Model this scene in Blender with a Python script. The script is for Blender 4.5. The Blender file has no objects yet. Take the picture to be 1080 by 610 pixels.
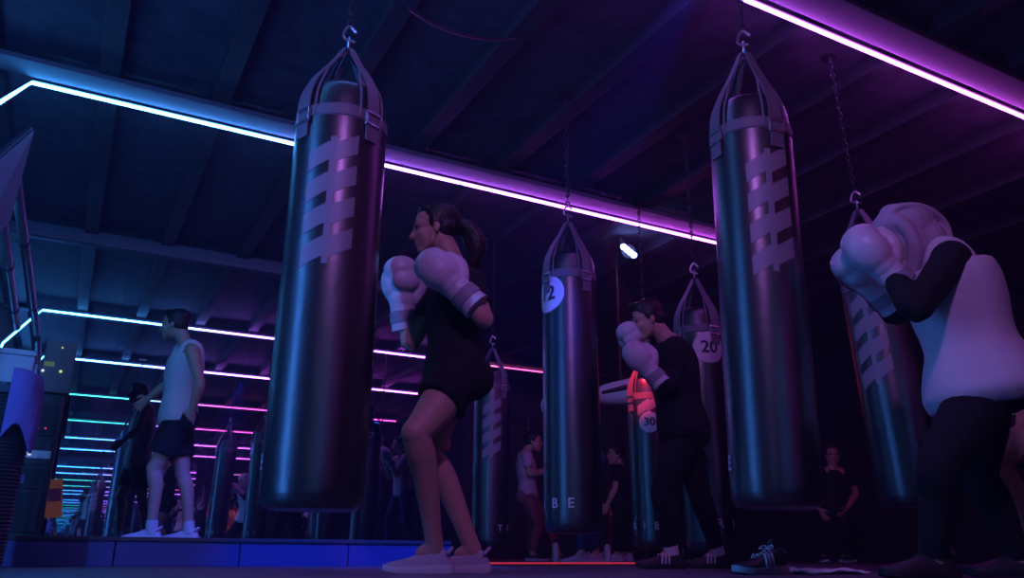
import bpy, bmesh, math, random
from mathutils import Vector as V, Matrix, noise
random.seed(4)
SC = bpy.context.scene
COL = SC.collection
PI = math.pi

# ------------------------------------------------------------------ camera
FPX, TH, AL, RO, CAMZ = 847.8, 0.3190, 0.4946, 0.00536, 0.072
F = V((math.sin(AL)*math.cos(TH), math.cos(AL)*math.cos(TH), math.sin(TH)))
R0 = V((math.cos(AL), -math.sin(AL), 0)); U0 = R0.cross(F)
CR = R0*math.cos(RO) + U0*math.sin(RO); CU = U0*math.cos(RO) - R0*math.sin(RO)
FH = V((math.sin(AL), math.cos(AL), 0))
CAM = V((0, 0, CAMZ))
cd = bpy.data.cameras.new('camera'); cam = bpy.data.objects.new('camera', cd); COL.objects.link(cam)
cd.sensor_width = 36; cd.lens = FPX/1080*36; cd.clip_start = 0.02; cd.clip_end = 200
m = Matrix.Identity(4)
for i in range(3):
    m[i][0] = CR[i]; m[i][1] = CU[i]; m[i][2] = -F[i]; m[i][3] = CAM[i]
cam.matrix_world = m
SC.camera = cam

def ray(x, y): return F + CR*((x-540)/FPX) + CU*((305-y)/FPX)
def on_h(x, y, D):      # point of a sight line at horizontal forward distance D
    d = ray(x, y); return CAM + d*(D/d.dot(FH))
def on_y(x, y, Y): d = ray(x, y); return CAM + d*(Y/d.y)
def on_x(x, y, X): d = ray(x, y); return CAM + d*(X/d.x)

# ------------------------------------------------------------------ materials
def mat(name, col, rough=.6, metal=0., emit=None, estr=0., bump=0., bscale=40., spec=.5, var=0., coat=0.):
    m = bpy.data.materials.new(name); m.use_nodes = True
    nt = m.node_tree; b = nt.nodes['Principled BSDF']
    b.inputs['Base Color'].default_value = (*col, 1)
    b.inputs['Roughness'].default_value = rough; b.inputs['Metallic'].default_value = metal
    b.inputs['Specular IOR Level'].default_value = spec
    b.inputs['Coat Weight'].default_value = coat; b.inputs['Coat Roughness'].default_value = .3
    if emit:
        b.inputs['Emission Color'].default_value = (*emit, 1); b.inputs['Emission Strength'].default_value = estr
    tc = nt.nodes.new('ShaderNodeTexCoord')
    if bump or var:
        n = nt.nodes.new('ShaderNodeTexNoise'); n.inputs['Scale'].default_value = bscale; n.inputs['Detail'].default_value = 3
        nt.links.new(tc.outputs['Object'], n.inputs['Vector'])
        if bump:
            bp = nt.nodes.new('ShaderNodeBump'); bp.inputs['Strength'].default_value = bump; bp.inputs['Distance'].default_value = .01
            nt.links.new(n.outputs['Fac'], bp.inputs['Height']); nt.links.new(bp.outputs['Normal'], b.inputs['Normal'])
        if var:
            rp = nt.nodes.new('ShaderNodeValToRGB')
            rp.color_ramp.elements[0].position = .3; rp.color_ramp.elements[1].position = .7
            rp.color_ramp.elements[0].color = (*[c*(1-var) for c in col], 1)
            rp.color_ramp.elements[1].color = (*[min(1, c*(1+var)) for c in col], 1)
            nt.links.new(n.outputs['Fac'], rp.inputs['Fac']); nt.links.new(rp.outputs['Color'], b.inputs['Base Color'])
    return m

def strip_mat(name, stops, strength):   # light colour running along world X
    m = bpy.data.materials.new(name); m.use_nodes = True
    nt = m.node_tree; nt.nodes.remove(nt.nodes['Principled BSDF'])
    out = nt.nodes['Material Output']; e = nt.nodes.new('ShaderNodeEmission'); e.inputs['Strength'].default_value = strength
    g = nt.nodes.new('ShaderNodeNewGeometry'); sx = nt.nodes.new('ShaderNodeSeparateXYZ')
    mr = nt.nodes.new('ShaderNodeMapRange'); mr.inputs[1].default_value = -1; mr.inputs[2].default_value = 9
    rp = nt.nodes.new('ShaderNodeValToRGB'); el = rp.color_ramp.elements
    while len(el) < len(stops): el.new(.5)
    for k, (x, c) in enumerate(stops):
        el[k].position = (x+1)/10; el[k].color = (*c, 1)
    L = nt.links
    L.new(g.outputs['Position'], sx.inputs[0]); L.new(sx.outputs['X'], mr.inputs[0]); L.new(mr.outputs[0], rp.inputs[0])
    L.new(rp.outputs[0], e.inputs['Color']); L.new(e.outputs[0], out.inputs['Surface'])
    return m

M = dict(
    ceiling=mat('ceiling_paint', (.095, .09, .12), .75, bump=.25, bscale=9, var=.25),
    beam=mat('beam_paint', (.05, .05, .065), .6, bump=.1, bscale=20),
    duct=mat('ledger_paint', (.18, .18, .23), .55, bump=.1),
    wall=mat('dark_wall_paint', (.035, .033, .045), .7, bump=.15, bscale=12),
    farwall=mat('grey_wall_paint', (.10, .12, .15), .7, bump=.15, bscale=12),
    floor=mat('rubber_floor', (.13, .12, .16), .45, bump=.35, bscale=120, var=.2),
    stage=mat('stage_panel', (.07, .08, .30), .5, bump=.1, bscale=30),
    stagetop=mat('stage_rubber', (.06, .06, .08), .6, bump=.2, bscale=90),
    vinyl=mat('black_vinyl', (.013, .012, .017), .36, bump=.18, bscale=14, spec=1., coat=.6),
    strap=mat('strap_webbing', (.17, .16, .20), .5, bump=.2, bscale=150),
    logo=mat('logo_print', (.30, .28, .33), .45),
    disc=mat('disc_white', (.80, .78, .82), .5),
    ink=mat('numeral_ink', (.03, .03, .04), .5),
    letter=mat('letter_print', (.75, .74, .78), .5),
    chain=mat('chain_steel', (.55, .55, .58), .3, 1.),
    skin=mat('skin', (.60, .36, .27), .5, bump=.05, bscale=60, var=.06),
    hair=mat('dark_hair', (.02, .014, .013), .45, bump=.5, bscale=70),
    black=mat('black_cloth', (.010, .009, .013), .9, bump=.4, bscale=22),
    navy=mat('navy_cloth', (.03, .04, .14), .75, bump=.3, bscale=22),
    white=mat('white_cloth', (.74, .72, .76), .8, bump=.5, bscale=16),
    scarf=mat('pale_scarf', (.52, .44, .52), .8, bump=.5, bscale=20),
    pink=mat('pink_cloth', (.70, .50, .62), .8, bump=.4, bscale=20),
    greyc=mat('grey_cloth', (.20, .20, .24), .8, bump=.4, bscale=20),
    glove=mat('white_glove_leather', (.72, .68, .74), .4, bump=.15, bscale=24),
    gdark=mat('black_rubber', (.02, .02, .025), .6),
    gmid=mat('glove_strap', (.34, .31, .38), .6),
    shoe=mat('grey_knit', (.50, .47, .55), .7, bump=.4, bscale=160),
    sole=mat('pale_sole', (.70, .68, .74), .5),
    bshoe=mat('black_shoe', (.03, .03, .035), .5),
    metal=mat('black_metal', (.03, .03, .035), .4, .3),
    alu=mat('pipe_steel', (.45, .48, .52), .35, .9),
    plastic=mat('grey_plastic', (.85, .85, .88), .5),
    brown=mat('grey_brown_box', (.22, .19, .19), .6, bump=.2),
    towel=mat('purple_towel', (.30, .18, .52), .9, bump=.8, bscale=60),
    screen=mat('screen_glass', (.42, .46, .56), .35),
    pale=mat('pale_green_plastic', (.52, .62, .58), .4),
    orange=mat('orange_glow_card', (.75, .30, .10), .6, emit=(1, .32, .16), estr=.05),  # card is no lamp, its faint glow is added
    pinkcard=mat('pink_card', (.75, .25, .35), .6),
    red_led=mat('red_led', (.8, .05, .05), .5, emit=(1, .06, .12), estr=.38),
    red_tube=mat('red_tube', (.8, .05, .05), .5, emit=(1, .05, .05), estr=4.),
    led_r=mat('indicator_red', (.8, .05, .05), .5, emit=(1, .05, .1), estr=1.),
    led_y=mat('indicator_yellow', (.8, .8, .1), .5, emit=(.8, 1, .25), estr=.8),
    led_w=mat('indicator_white', (.8, .8, .8), .5, emit=(.9, .95, 1), estr=.9),
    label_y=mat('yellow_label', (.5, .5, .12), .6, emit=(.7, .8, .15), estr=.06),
    blue_lamp=mat('blue_lamp_lens', (.5, .6, 1), .4, emit=(.22, .34, 1), estr=22.),
    eye=mat('eye_dark', (.03, .02, .02), .2),
    lip=mat('lips', (.45, .18, .17), .5),
    bottle=mat('bottle_white', (.7, .7, .75), .4),
)
mm = bpy.data.materials.new('mirror_glass'); mm.use_nodes = True
b = mm.node_tree.nodes['Principled BSDF']; b.inputs['Base Color'].default_value = (.72, .80, .84, 1)
b.inputs['Metallic'].default_value = 1; b.inputs['Roughness'].default_value = .0095; M['mirror'] = mm

# ------------------------------------------------------------------ object helpers
def link(name, bm, m, parent=None, smooth=True, base=None, sub=None):
    me = bpy.data.meshes.new(name)
    bmesh.ops.recalc_face_normals(bm, faces=bm.faces)
    bm.to_mesh(me); bm.free()
    for p in me.polygons: p.use_smooth = smooth
    me.materials.append(M[m] if isinstance(m, str) else m)
    o = bpy.data.objects.new(name, me); COL.objects.link(o)
    base = base or (root_of(parent) if parent else None)
    if base is not None and not isinstance(base, V): base = base.location
    if base is not None: me.transform(Matrix.Translation(-base))
    if parent: o.parent = parent
    elif base is not None: o.location = base
    if smooth:
        try: me.set_sharp_from_angle(angle=math.radians(40))
        except Exception: pass
    return o
def root_of(o):
    while o.parent: o = o.parent
    return o
def thing(name, label, cat, loc=(0, 0, 0), group=None):
    o = bpy.data.objects.new(name, None); COL.objects.link(o); o.location = V(loc); o.empty_display_size = .1
    o['label'] = label; o['category'] = cat
    if group: o['group'] = group
    return o
def tag(o, label, cat, group=None):
    o['label'] = label; o['category'] = cat
    if group: o['group'] = group
    return o
def struct(o, label=None):
    o['kind'] = 'structure'
    if label: o['label'] = label
    return o
def box(bm, c, s, bev=0., rot=None):
    r = bmesh.ops.create_cube(bm, size=1); vs = r['verts']
    for v in vs: v.co = V((v.co.x*s[0], v.co.y*s[1], v.co.z*s[2]))
    if bev:
        es = list({e for v in vs for e in v.link_edges})
        q = bmesh.ops.bevel(bm, geom=es, offset=bev, segments=2, affect='EDGES', profile=.6)
        vs = list({v for f in q['faces'] for v in f.verts} | {v for v in vs if v.is_valid})
    for v in vs:
        v.co = (rot @ v.co if rot else v.co) + V(c)
    return vs
def bbox(lo, hi, bev=0.):
    bm = bmesh.new(); lo, hi = V(lo), V(hi); box(bm, (lo+hi)/2, hi-lo, bev); return bm
def quads(bm, rings, cap=True):
    rv = [[bm.verts.new(p) for p in r] for r in rings]
    n = len(rv[0])
    for a, b in zip(rv, rv[1:]):
        for i in range(n): bm.faces.new((a[i], a[(i+1) % n], b[(i+1) % n], b[i]))
    if cap:
        bm.faces.new(rv[0][::-1]); bm.faces.new(rv[-1])
def crom(pts, k):
    """Catmull-Rom resampling of a list of equal-length tuples."""
    if len(pts) < 3: k = max(k, 1)
    out = []
    n = len(pts)
    for i in range(n-1):
        p0, p1, p2, p3 = pts[max(i-1, 0)], pts[i], pts[i+1], pts[min(i+2, n-1)]
        for j in range(k):
            t = j/k
            out.append(tuple(.5*((2*b)+(c-a)*t+(2*a-5*b+4*c-d)*t*t+(3*b-a-3*c+d)*t**3) for a, b, c, d in zip(p0, p1, p2, p3)))
    out.append(tuple(pts[-1])); return out
def tube(bm, pts, rad, seg=12, k=4, round_ends=True, flat=None):
    """Tapered tube through pts; rad one radius or one per point; flat=(axis, factor) squashes the ring along axis."""
    if not isinstance(rad, (list, tuple)): rad = [rad]*len(pts)
    sm = crom([(*p, r) for p, r in zip([tuple(q) for q in pts], rad)], k)
    P = [V(s[:3]) for s in sm]; Rr = [max(s[3], .0005) for s in sm]
    rings = []; n = None
    T = []
    for i in range(len(P)):
        t = (P[min(i+1, len(P)-1)]-P[max(i-1, 0)]); T.append(t.normalized() if t.length > 1e-9 else V((0, 0, 1)))
    def ring(c, t, r):
        nonlocal n
        if n is None: n = t.orthogonal()
        n = (n - t*n.dot(t)).normalized(); b_ = t.cross(n)
        o = []
        for i in range(seg):
            a = 2*PI*i/seg; d = (n*math.cos(a)+b_*math.sin(a))*r
            if flat: d = d - flat[0]*(d.dot(flat[0])*(1-flat[1]))
            o.append(c+d)
        return o
    if round_ends:
        for a in (75, 50, 25):
            a = math.radians(a); rings.append(ring(P[0]-T[0]*Rr[0]*math.sin(a), T[0], Rr[0]*math.cos(a)))
    for c, t, r in zip(P, T, Rr): rings.append(ring(c, t, r))
    if round_ends:
        for a in (25, 50, 75):
            a = math.radians(a); rings.append(ring(P[-1]+T[-1]*Rr[-1]*math.sin(a), T[-1], Rr[-1]*math.cos(a)))
    quads(bm, rings)
def ell(bm, c, ax, seg=16, rings=10):
    """Ellipsoid with half-axis vectors ax."""
    r = bmesh.ops.create_uvsphere(bm, u_segments=seg, v_segments=rings, radius=1)
    for v in r['verts']: v.co = V(c)+ax[0]*v.co.x+ax[1]*v.co.y+ax[2]*v.co.z
    return r['verts']
def ball(bm, c, r): ell(bm, c, (V((r, 0, 0)), V((0, r, 0)), V((0, 0, r))))
def lathe(bm, prof, c, seg=32, top_cap=True):
    quads(bm, [[V(c)+V((r*math.cos(2*PI*i/seg), r*math.sin(2*PI*i/seg), z)) for i in range(seg)] for r, z in prof])
def fuse(name, bm, vox, it, m, parent, fac=.5):
    """Union of overlapping closed shapes into ONE continuous smooth skin."""
    me = bpy.data.meshes.new('tmp'); bmesh.ops.recalc_face_normals(bm, faces=bm.faces); bm.to_mesh(me); bm.free()
    o = bpy.data.objects.new('tmp', me); COL.objects.link(o)
    r = o.modifiers.new('r', 'REMESH'); r.mode = 'VOXEL'; r.voxel_size = vox
    s = o.modifiers.new('s', 'SMOOTH'); s.factor = fac; s.iterations = it
    dg = bpy.context.evaluated_depsgraph_get(); dg.update()
    me2 = bpy.data.meshes.new_from_object(o.evaluated_get(dg))
    bpy.data.objects.remove(o); bpy.data.meshes.remove(me)
    me2.name = name
    for p in me2.polygons: p.use_smooth = True
    me2.materials.clear(); me2.materials.append(M[m] if isinstance(m, str) else m)
    q = bpy.data.objects.new(name, me2); COL.objects.link(q)
    me2.transform(Matrix.Translation(-root_of(parent).location)); q.parent = parent
    return q
def text_bm(s, size, cuts=1):
    cu = bpy.data.curves.new('t', 'FONT'); cu.body = s; cu.size = size; cu.align_x = 'CENTER'; cu.align_y = 'CENTER'; cu.offset = size*.02
    o = bpy.data.objects.new('t', cu); COL.objects.link(o)
    dg = bpy.context.evaluated_depsgraph_get(); dg.update()
    me = bpy.data.meshes.new_from_object(o.evaluated_get(dg))
    bm = bmesh.new(); bm.from_mesh(me); bpy.data.objects.remove(o); bpy.data.curves.remove(cu); bpy.data.meshes.remove(me)
    bmesh.ops.triangulate(bm, faces=bm.faces)
    bmesh.ops.subdivide_edges(bm, edges=bm.edges, cuts=cuts, use_grid_fill=True)
    return bm

# ------------------------------------------------------------------ the room
YM, YB, XL, XR, YF, ZC, XM = 8.36, -2.54, -1.0, 10.0, 13.0, 3.12, 3.9
def cube_obj(name, lo, hi, m, label, bev=0., parent=None):
    return struct(link(name, bbox(lo, hi, bev), m, parent, smooth=False, base=(V(lo)+V(hi))/2 if not parent else None), label)
cube_obj('floor', (XL-.1, YB-.1, -.1), (XR+.1, YF+.1, 0), 'floor', 'dark purple lit rubber gym floor')
cube_obj('ceiling', (XL-.1, YB-.1, ZC), (XR+.1, YF+.1, ZC+.1), 'ceiling', 'dark ceiling washed in blue and purple light')
cube_obj('wall_left', (XL-.1, YB-.1, 0), (XL, YF, ZC), 'wall', 'dark wall on the left')
cube_obj('wall_right', (XR, YB-.1, 0), (XR+.1, YF, ZC), 'wall', 'dark wall on the right')
cube_obj('wall_far', (XL, YF, 0), (XR, YF+.1, ZC), 'farwall', 'grey far wall beyond the hanging bags')
cube_obj('wall_mirror_side', (XL, YM+.02, 0), (XM, YM+.2, ZC), 'wall', 'dark wall behind the mirror')
cube_obj('wall_back', (XL, YB-.1, 0), (XR, YB-.02, ZC), 'wall', 'dark wall behind the camera')
# mirrors: tall panes side by side
def mirror(name, x0, x1, y, z0, z1, panes, label):
    t = thing(name, label, 'mirror', ((x0+x1)/2, y, z0)); t['kind'] = 'structure'
    w = (x1-x0)/panes
    for k in range(panes):
        link('pane', bbox((x0+k*w+.0008, y-.006, z0), (x0+(k+1)*w-.0008, y+.006, z1)), 'mirror', t, smooth=False)
    return t
mirror('mirror_wall', XL, XM, YM, .16, 2.90, 4, 'wall-wide mirror reflecting light strips and bags')
mirror('mirror_back', XL, XR, YB, .05, 2.90, 8, 'mirror on the wall behind the camera')
cube_obj('trim_mirror_top', (XL, YM-.07, 2.90), (XM, YM+.02, 3.03), 'duct', 'pale header trim along the top of the mirror')
for k, x in enumerate((-.83, -.155, .53, 1.26, 1.96, 2.70, 3.42, 4.15, 4.9, 5.7, 6.5, 7.4)):
    cube_obj('ceiling_beam', (x-.06, YB, 3.0), (x+.06, YM if x < 4 else YF, ZC), 'beam', 'dark ceiling beam', .006)
for k, y in enumerate((5.30, 2.48, -.87)):
    cube_obj('ceiling_ledger', (XL, y-.10, 2.965), (6.6 if k else 5.6, y+.10, 3.0), 'duct', 'pale ledger carrying a light strip', .004)
cube_obj('ceiling_ledger', (XM+.4, 11.10, 2.965), (8.5, 11.24, 3.0), 'duct', 'pale ledger carrying the added far light strip', .004)
# stage under the mirror
ZS, YS, XS = .150, 4.92, 2.22
st = thing('stage_platform', 'low blue-fronted stage platform running below the mirror', 'stage', (.6, YS, 0)); st['kind'] = 'structure'
link('deck', bbox((XL, YS-.012, ZS-.022), (XS, YM-.01, ZS), .004), 'stagetop', st, smooth=False)
xs = [XL, -.35, .28, .92, 1.55, XS]
for a, b_ in zip(xs, xs[1:]):
    link('front_panel', bbox((a+.003, YS, 0), (b_-.003, YS+.03, ZS-.022), .003), 'stage', st, smooth=False)
link('side_panel', bbox((XS-.03, YS+.03, 0), (XS, YM-.01, ZS-.022), .003), 'stage', st, smooth=False)

# ------------------------------------------------------------------ light strips
SG = 30
SM = dict(
    A=strip_mat('strip_a', [(-.6, (.05, .34, 1)), (.9, (.07, .28, 1)), (1.8, (.36, .12, 1)), (3.4, (.54, .09, 1)), (6, (.72, .07, .9))], SG),
    B=strip_mat('strip_b', [(-.95, (.3, 1.4, 6.)), (-.88, (.05, .34, .9)), (.8, (.09, .26, 1)), (1.8, (.40, .12, 1)), (3.3, (.60, .09, 1)), (6, (.72, .08, .85))], SG),
    C=strip_mat('strip_c', [(-.95, (.12, 1.0, 2.6)), (-.88, (.03, .50, .50)), (1.0, (.05, .42, .55)), (2.1, (.55, .10, .8)), (3.0, (.85, .06, .5)), (6, (.85, .06, .5))], 6),
    D=strip_mat('strip_d', [(5, (.5, .3, .9)), (6.0, (1, .10, .42)), (8, (1, .10, .42))], 3))
def led_strip(label, mk, y, z, spans, drop=False, x0=-.59, z0=.012):
    t = thing('light_strip', label, 'light', ((spans[0][0]+spans[-1][1])/2, y, z), 'ceiling light strips')
    for k, (a, b_) in enumerate(spans):
        bm = bmesh.new(); pts = [V((a, y, z)), V((b_, y, z))]
        if drop and k == 0: pts = [V((XL+.055, y, z0)), V((XL+.055, y, z-.53)), V((XL+.065, y, z-.47)), V((x0-.02, y, z-.015)), V((x0, y, z)), V((b_, y, z))]
        tube(bm, pts, .0115, 10, 1, True)
        link('diffuser', bm, SM[mk], t)
    bm = bmesh.new()
    box(bm, ((spans[0][0]+spans[-1][1])/2, y, z+.018), (spans[-1][1]-spans[0][0], .03, .012))
    if drop:
        a, b_ = V((XL+.03, y, z-.455)), V((x0, y, z+.018)); d = b_-a
        box(bm, (a+b_)/2, (d.length, .03, .012), 0, d.to_track_quat('X', 'Z').to_matrix())
    link('channel', bm, 'metal', t, smooth=False)
    return t
led_strip('cyan to violet light strip crossing the middle of the ceiling', 'A', 5.44, 2.945, [(-.59, 2.45), (2.475, 5.35)], True, z0=.165)
led_strip('bright pink light strip in the upper right corner of the ceiling', 'B', 2.62, 2.945, [(-.59, 2.30), (2.325, 6.4)], True)
led_strip('light strip seen only as a reflection, nearest the back mirror', 'C', -.73, 2.945, [(-.59, 2.30), (2.325, 6.4)], True)
led_strip('thin pink light strip added in the far room to continue the mirrored strip', 'D', 11.28, 2.945, [(5.2, 6.9)])  # added strip, stands in for the reflection of strip A past the mirror edge

# blue stage lamp
p = on_y(663, 265, 6.0)
t = thing('stage_lamp', 'blue-white lit lamp below the ceiling between the bags', 'lamp', p)
dirv = (CAM+V((1.2, .6, .9))-p).normalized(); q = dirv.to_track_quat('Z', 'Y').to_matrix()
bm = bmesh.new(); tube(bm, [p-dirv*.14, p-dirv*.02], [.05, .07], 20, 2, False); link('housing', bm, 'metal', t)
bm = bmesh.new()
for k in range(4): ball(bm, p+dirv*.012+(R0*.78-U0*.62)*(-.066+.044*k), .030)
link('lens', bm, 'blue_lamp', t)
bm = bmesh.new(); tube(bm, [p-dirv*.08, V((p.x-.06, p.y+.05, p.z+.15)), V((p.x-.05, p.y+.06, 3.0))], .010, 8, 3); link('bracket', bm, 'metal', t)
# cable on the ceiling
bm = bmesh.new()
tube(bm, [on_y(430, 8, 3.15)+V((0, 0, .0)), on_y(455, 24, 3.3), on_y(485, 36, 3.4), on_y(520, 42, 3.55), on_y(545, 40, 3.6)], .009, 8, 4)
tag(link('cable', bm, 'metal', base=on_y(485, 36, 3.4)), 'dark cable sagging between two ceiling beams', 'cable')
# red tubes beyond the bags
bm = bmesh.new(); a = on_h(742, 400, 7.6); c = on_h(735, 348, 7.6); c.x, c.y = a.x, a.y
t = thing('red_tube_lamp', 'upright red tube lamp hidden behind the bag numbered 20', 'lamp', (a.x, a.y, 0))
tube(bm, [a-V((0, 0, .3)), c], .02, 10, 1); link('tube', bm, 'red_tube', t)
bm = bmesh.new(); tube(bm, [V((a.x, a.y+.03, .02)), V((c.x, c.y+.03, c.z))], .012, 8, 1); lathe(bm, [(.14, 0), (.14, .015), (.02, .025)], (a.x, a.y+.03, 0)); link('stand', bm, 'metal', t)
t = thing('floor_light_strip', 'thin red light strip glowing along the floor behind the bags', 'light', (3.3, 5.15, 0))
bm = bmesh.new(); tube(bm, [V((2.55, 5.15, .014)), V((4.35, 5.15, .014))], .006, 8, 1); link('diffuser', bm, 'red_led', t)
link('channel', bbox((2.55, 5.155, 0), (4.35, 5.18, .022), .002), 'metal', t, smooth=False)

# ------------------------------------------------------------------ heavy bags
def heavy_bag(label, x, y, z0, h, R, disc=None, logo=0., text=0., apex=.26, tilt=None, chain_top=3.0, logo_top=.30, bars=4):
    t = thing('heavy_bag', label, 'punching bag', (x, y, z0), 'hanging heavy bags')
    c = V((-x, -y, 0)).normalized(); r = V((-c.y, c.x, 0))
    if r.dot(R0) < 0: r = -r
    def dirn(o): o = math.radians(o); return c*math.cos(o)+r*math.sin(o)
    B = V((x, y, z0))
    def cyl(o_rad, zz, rr): return B + (c*math.cos(o_rad)+r*math.sin(o_rad))*rr + V((0, 0, zz))
    prof = [(R*.30, .004), (R*.80, .0), (R*.93, .014), (R*.985, .045), (R, .10), (R*1.008, h*.35), (R, h*.62), (R*1.004, h-.22), (R*.985, h-.13), (R*.93, h-.055), (R*.84, h-.012), (R*.62, h), (R*.2, h+.004)]
    bm = bmesh.new(); lathe(bm, crom(prof, 3), B, 48); link('bag_body', bm, 'vinyl', t)
    bm = bmesh.new(); lathe(bm, [(R*1.0, h-.185), (R*1.025, h-.18), (R*1.02, h-.135), (R*.985, h-.13), (R*.97, h-.14)], B, 48)
    link('collar', bm, 'strap', t)
    A = B+V((0, 0, h+apex))
    for k in range(4):
        o = math.radians(38+90*k)
        d = (c*math.cos(o)+r*math.sin(o)); s = V((-d.y, d.x, 0))
        pts = [(d*(R*1.03)+V((0, 0, h-.27)), .030), (d*(R*1.035)+V((0, 0, h-.16)), .030), (d*(R*.99)+V((0, 0, h-.06)), .028),
               (d*(R*.80)+V((0, 0, h+.03)), .026), (d*(R*.42)+V((0, 0, h+apex*.55)), .022), (d*.022+V((0, 0, h+apex-.012)), .014)]
        sm = crom([(*p_, w) for p_, w in pts], 4)
        rings = []
        for i, q in enumerate(sm):
            p_ = V(q[:3]); a = V(sm[max(i-1, 0)][:3]); b2 = V(sm[min(i+1, len(sm)-1)][:3]); tg = (b2-a).normalized(); n = s.cross(tg).normalized()*.003
            w = s*q[3]; rings.append([B+p_+w+n, B+p_-w+n, B+p_-w-n, B+p_+w-n])
        bm = bmesh.new(); quads(bm, rings); sobj = link('hanging_strap', bm, 'strap', t)
        bm = bmesh.new()                                 # stitched buckle at the rim
        q0 = B+d*(R*1.05)+V((0, 0, h-.20)); rot = Matrix((s, d, V((0, 0, 1)))).transposed()
        box(bm, q0, (.07, .012, .012), .003, rot); box(bm, q0+V((0, 0, .05)), (.07, .012, .012), .003, rot)
        for sg in (-1, 1): box(bm, q0+s*(sg*.033)+V((0, 0, .025)), (.010, .012, .06), .003, rot)
        link('buckle', bm, 'chain', sobj, smooth=False)
        for sg in (-1, 1):                               # lacing cords beside each strap
            oo = o+sg*.30; dd = c*math.cos(oo)+r*math.sin(oo)
            bm = bmesh.new(); tube(bm, [B+dd*(R*1.02)+V((0, 0, h-.17)), B+dd*(R*1.0)+V((0, 0, h-.08)), B+dd*(R*.86)+V((0, 0, h+.0)), B+d*(R*.40)+V((0, 0, h+apex*.55)), A-V((0, 0, .02))], .005, 6, 4)
            link('cord', bm, 'strap', t)
    # ring, hook and chain
    bm = bmesh.new()
    def torus(cen, ax, ay, R1, r1, st=0.):
        pts = [cen+ax*(R1*math.cos(2*PI*i/14))+ay*((R1+st)*math.sin(2*PI*i/14)) for i in range(15)]
        tube(bm, pts, r1, 6, 1, False)
    torus(A+V((0, 0, .012)), c, V((0, 0, 1)), .030, .006, .006)
    link('ring', bm, 'chain', t)
    bm = bmesh.new(); tube(bm, [A+V((0, 0, .035))+r*.02, A+V((0, 0, .05))-r*.022, A+V((0, 0, .085))-r*.02, A+V((0, 0, .11)), A+V((0, 0, .085))+r*.026], .0065, 8, 4); link('hook', bm, 'chain', t)
    bm = bmesh.new(); zc = A.z+.12; i = 0
    while zc < chain_top-.0:
        torus(V((x, y, zc)), (c if i % 2 else r), V((0, 0, 1)), .011, .0038, .012); zc += .035; i += 1
    link('chain', bm, 'metal', t)
    bm = bmesh.new(); lathe(bm, [(.05, chain_top-.015), (.05, chain_top-.001)], (x, y, 0), 16); tube(bm, [V((x, y, chain_top-.05)), V((x, y, chain_top-.01))], .012, 8, 1)
    link('mount_plate', bm, 'metal', t)
    if logo is not None:                                  # slanted bars either side of a spine
        lo = math.radians(logo)
        bm = bmesh.new()
        def patch(u0, u1, za, zb, sl):
            n = 6; top = []; bot = []
            for rr in (R*1.012, R*1.004):
                top.append([cyl(lo+(u0+(u1-u0)*k/n)/R, zb+sl*k/n, rr) for k in range(n+1)]); bot.append([cyl(lo+(u0+(u1-u0)*k/n)/R, za+sl*k/n, rr) for k in range(n+1)])
            rings = [[bot[0][k], top[0][k], top[1][k], bot[1][k]] for k in range(n+1)]; quads(bm, rings)
        zt = h-logo_top; ww = R*.52
        patch(-.012, .012, zt-.125*bars, zt+.02, 0)
        for k in range(bars):
            zz = zt-.13*k
            patch(.012, ww, zz-.085, zz-.005, .045); patch(-ww, -.012, zz-.125, zz-.045, .045)
        link('logo', bm, 'logo', t)
    if disc:
        num, o, zz, rad = disc; oo = math.radians(o)
        bm = bmesh.new(); rr = R*1.03
        rings = []
        for f_ in (0., .35, .7, .97, 1.): rings.append([cyl(oo+(rad*max(f_, .01)*math.cos(2*PI*i/32))/R, zz+rad*max(f_, .01)*math.sin(2*PI*i/32), rr-(0.003 if f_ == 1. else 0)) for i in range(32)])
        rings.append([cyl(oo+(rad*math.cos(2*PI*i/32))/R, zz+rad*math.sin(2*PI*i/32), R*1.0) for i in range(32)])
        quads(bm, rings); dd = link('number_disc', bm, 'disc', t); dd['label'] = 'white round disc with the number '+num
        bm = text_bm(num, rad*1.05)
        for v in bm.verts: v.co = cyl(oo+v.co.x/R, zz+v.co.y, rr+.003)
        link('numeral', bm, 'ink', dd, smooth=False)
    if text is not None:
        for k, ch in enumerate('TRIBE'):
            oo = math.radians(text+33*k); bm = text_bm(ch, .075)
            for v in bm.verts: v.co = cyl(oo+v.co.x/R, .155+v.co.y, R*1.022)
            link('letter', bm, 'letter', t, smooth=False)
    if tilt:
        piv = V((x, y, chain_top)); Rm = Matrix.Rotation(tilt, 4, FH)
        t.matrix_world = Matrix.Translation(piv) @ Rm @ Matrix.Translation(-piv) @ Matrix.Translation(B)
    return t
BAG = []
def bag_at(px, py, D, **kw):
    p = on_h(px, py, D); return dict(x=p.x, y=p.y, **kw)
heavy_bag('large black heavy bag left of the ponytailed woman, with slanted logo bars', z0=.215, h=1.66, R=.182, logo=-8, text=150, **bag_at(345, 330, 2.93), apex=.24)
heavy_bag('tall black heavy bag on pale straps left of the person in a head scarf', z0=.235, h=1.66, R=.165, logo=22, text=-202, **bag_at(817, 330, 3.03), apex=.28, tilt=.022)
heavy_bag('black heavy bag with a white disc numbered 12', z0=.185, h=1.66, R=.165, logo=None, text=-136, disc=('12', -50, 1.38, .115), **bag_at(602, 400, 4.72), apex=.24)
heavy_bag('black heavy bag with a red-lit white disc numbered 30', z0=.125, h=1.30, R=.165, logo=0, logo_top=.19, bars=1, text=-90, disc=('30', 2, .935, .082), **bag_at(686, 480, 6.45), apex=.24)
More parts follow.
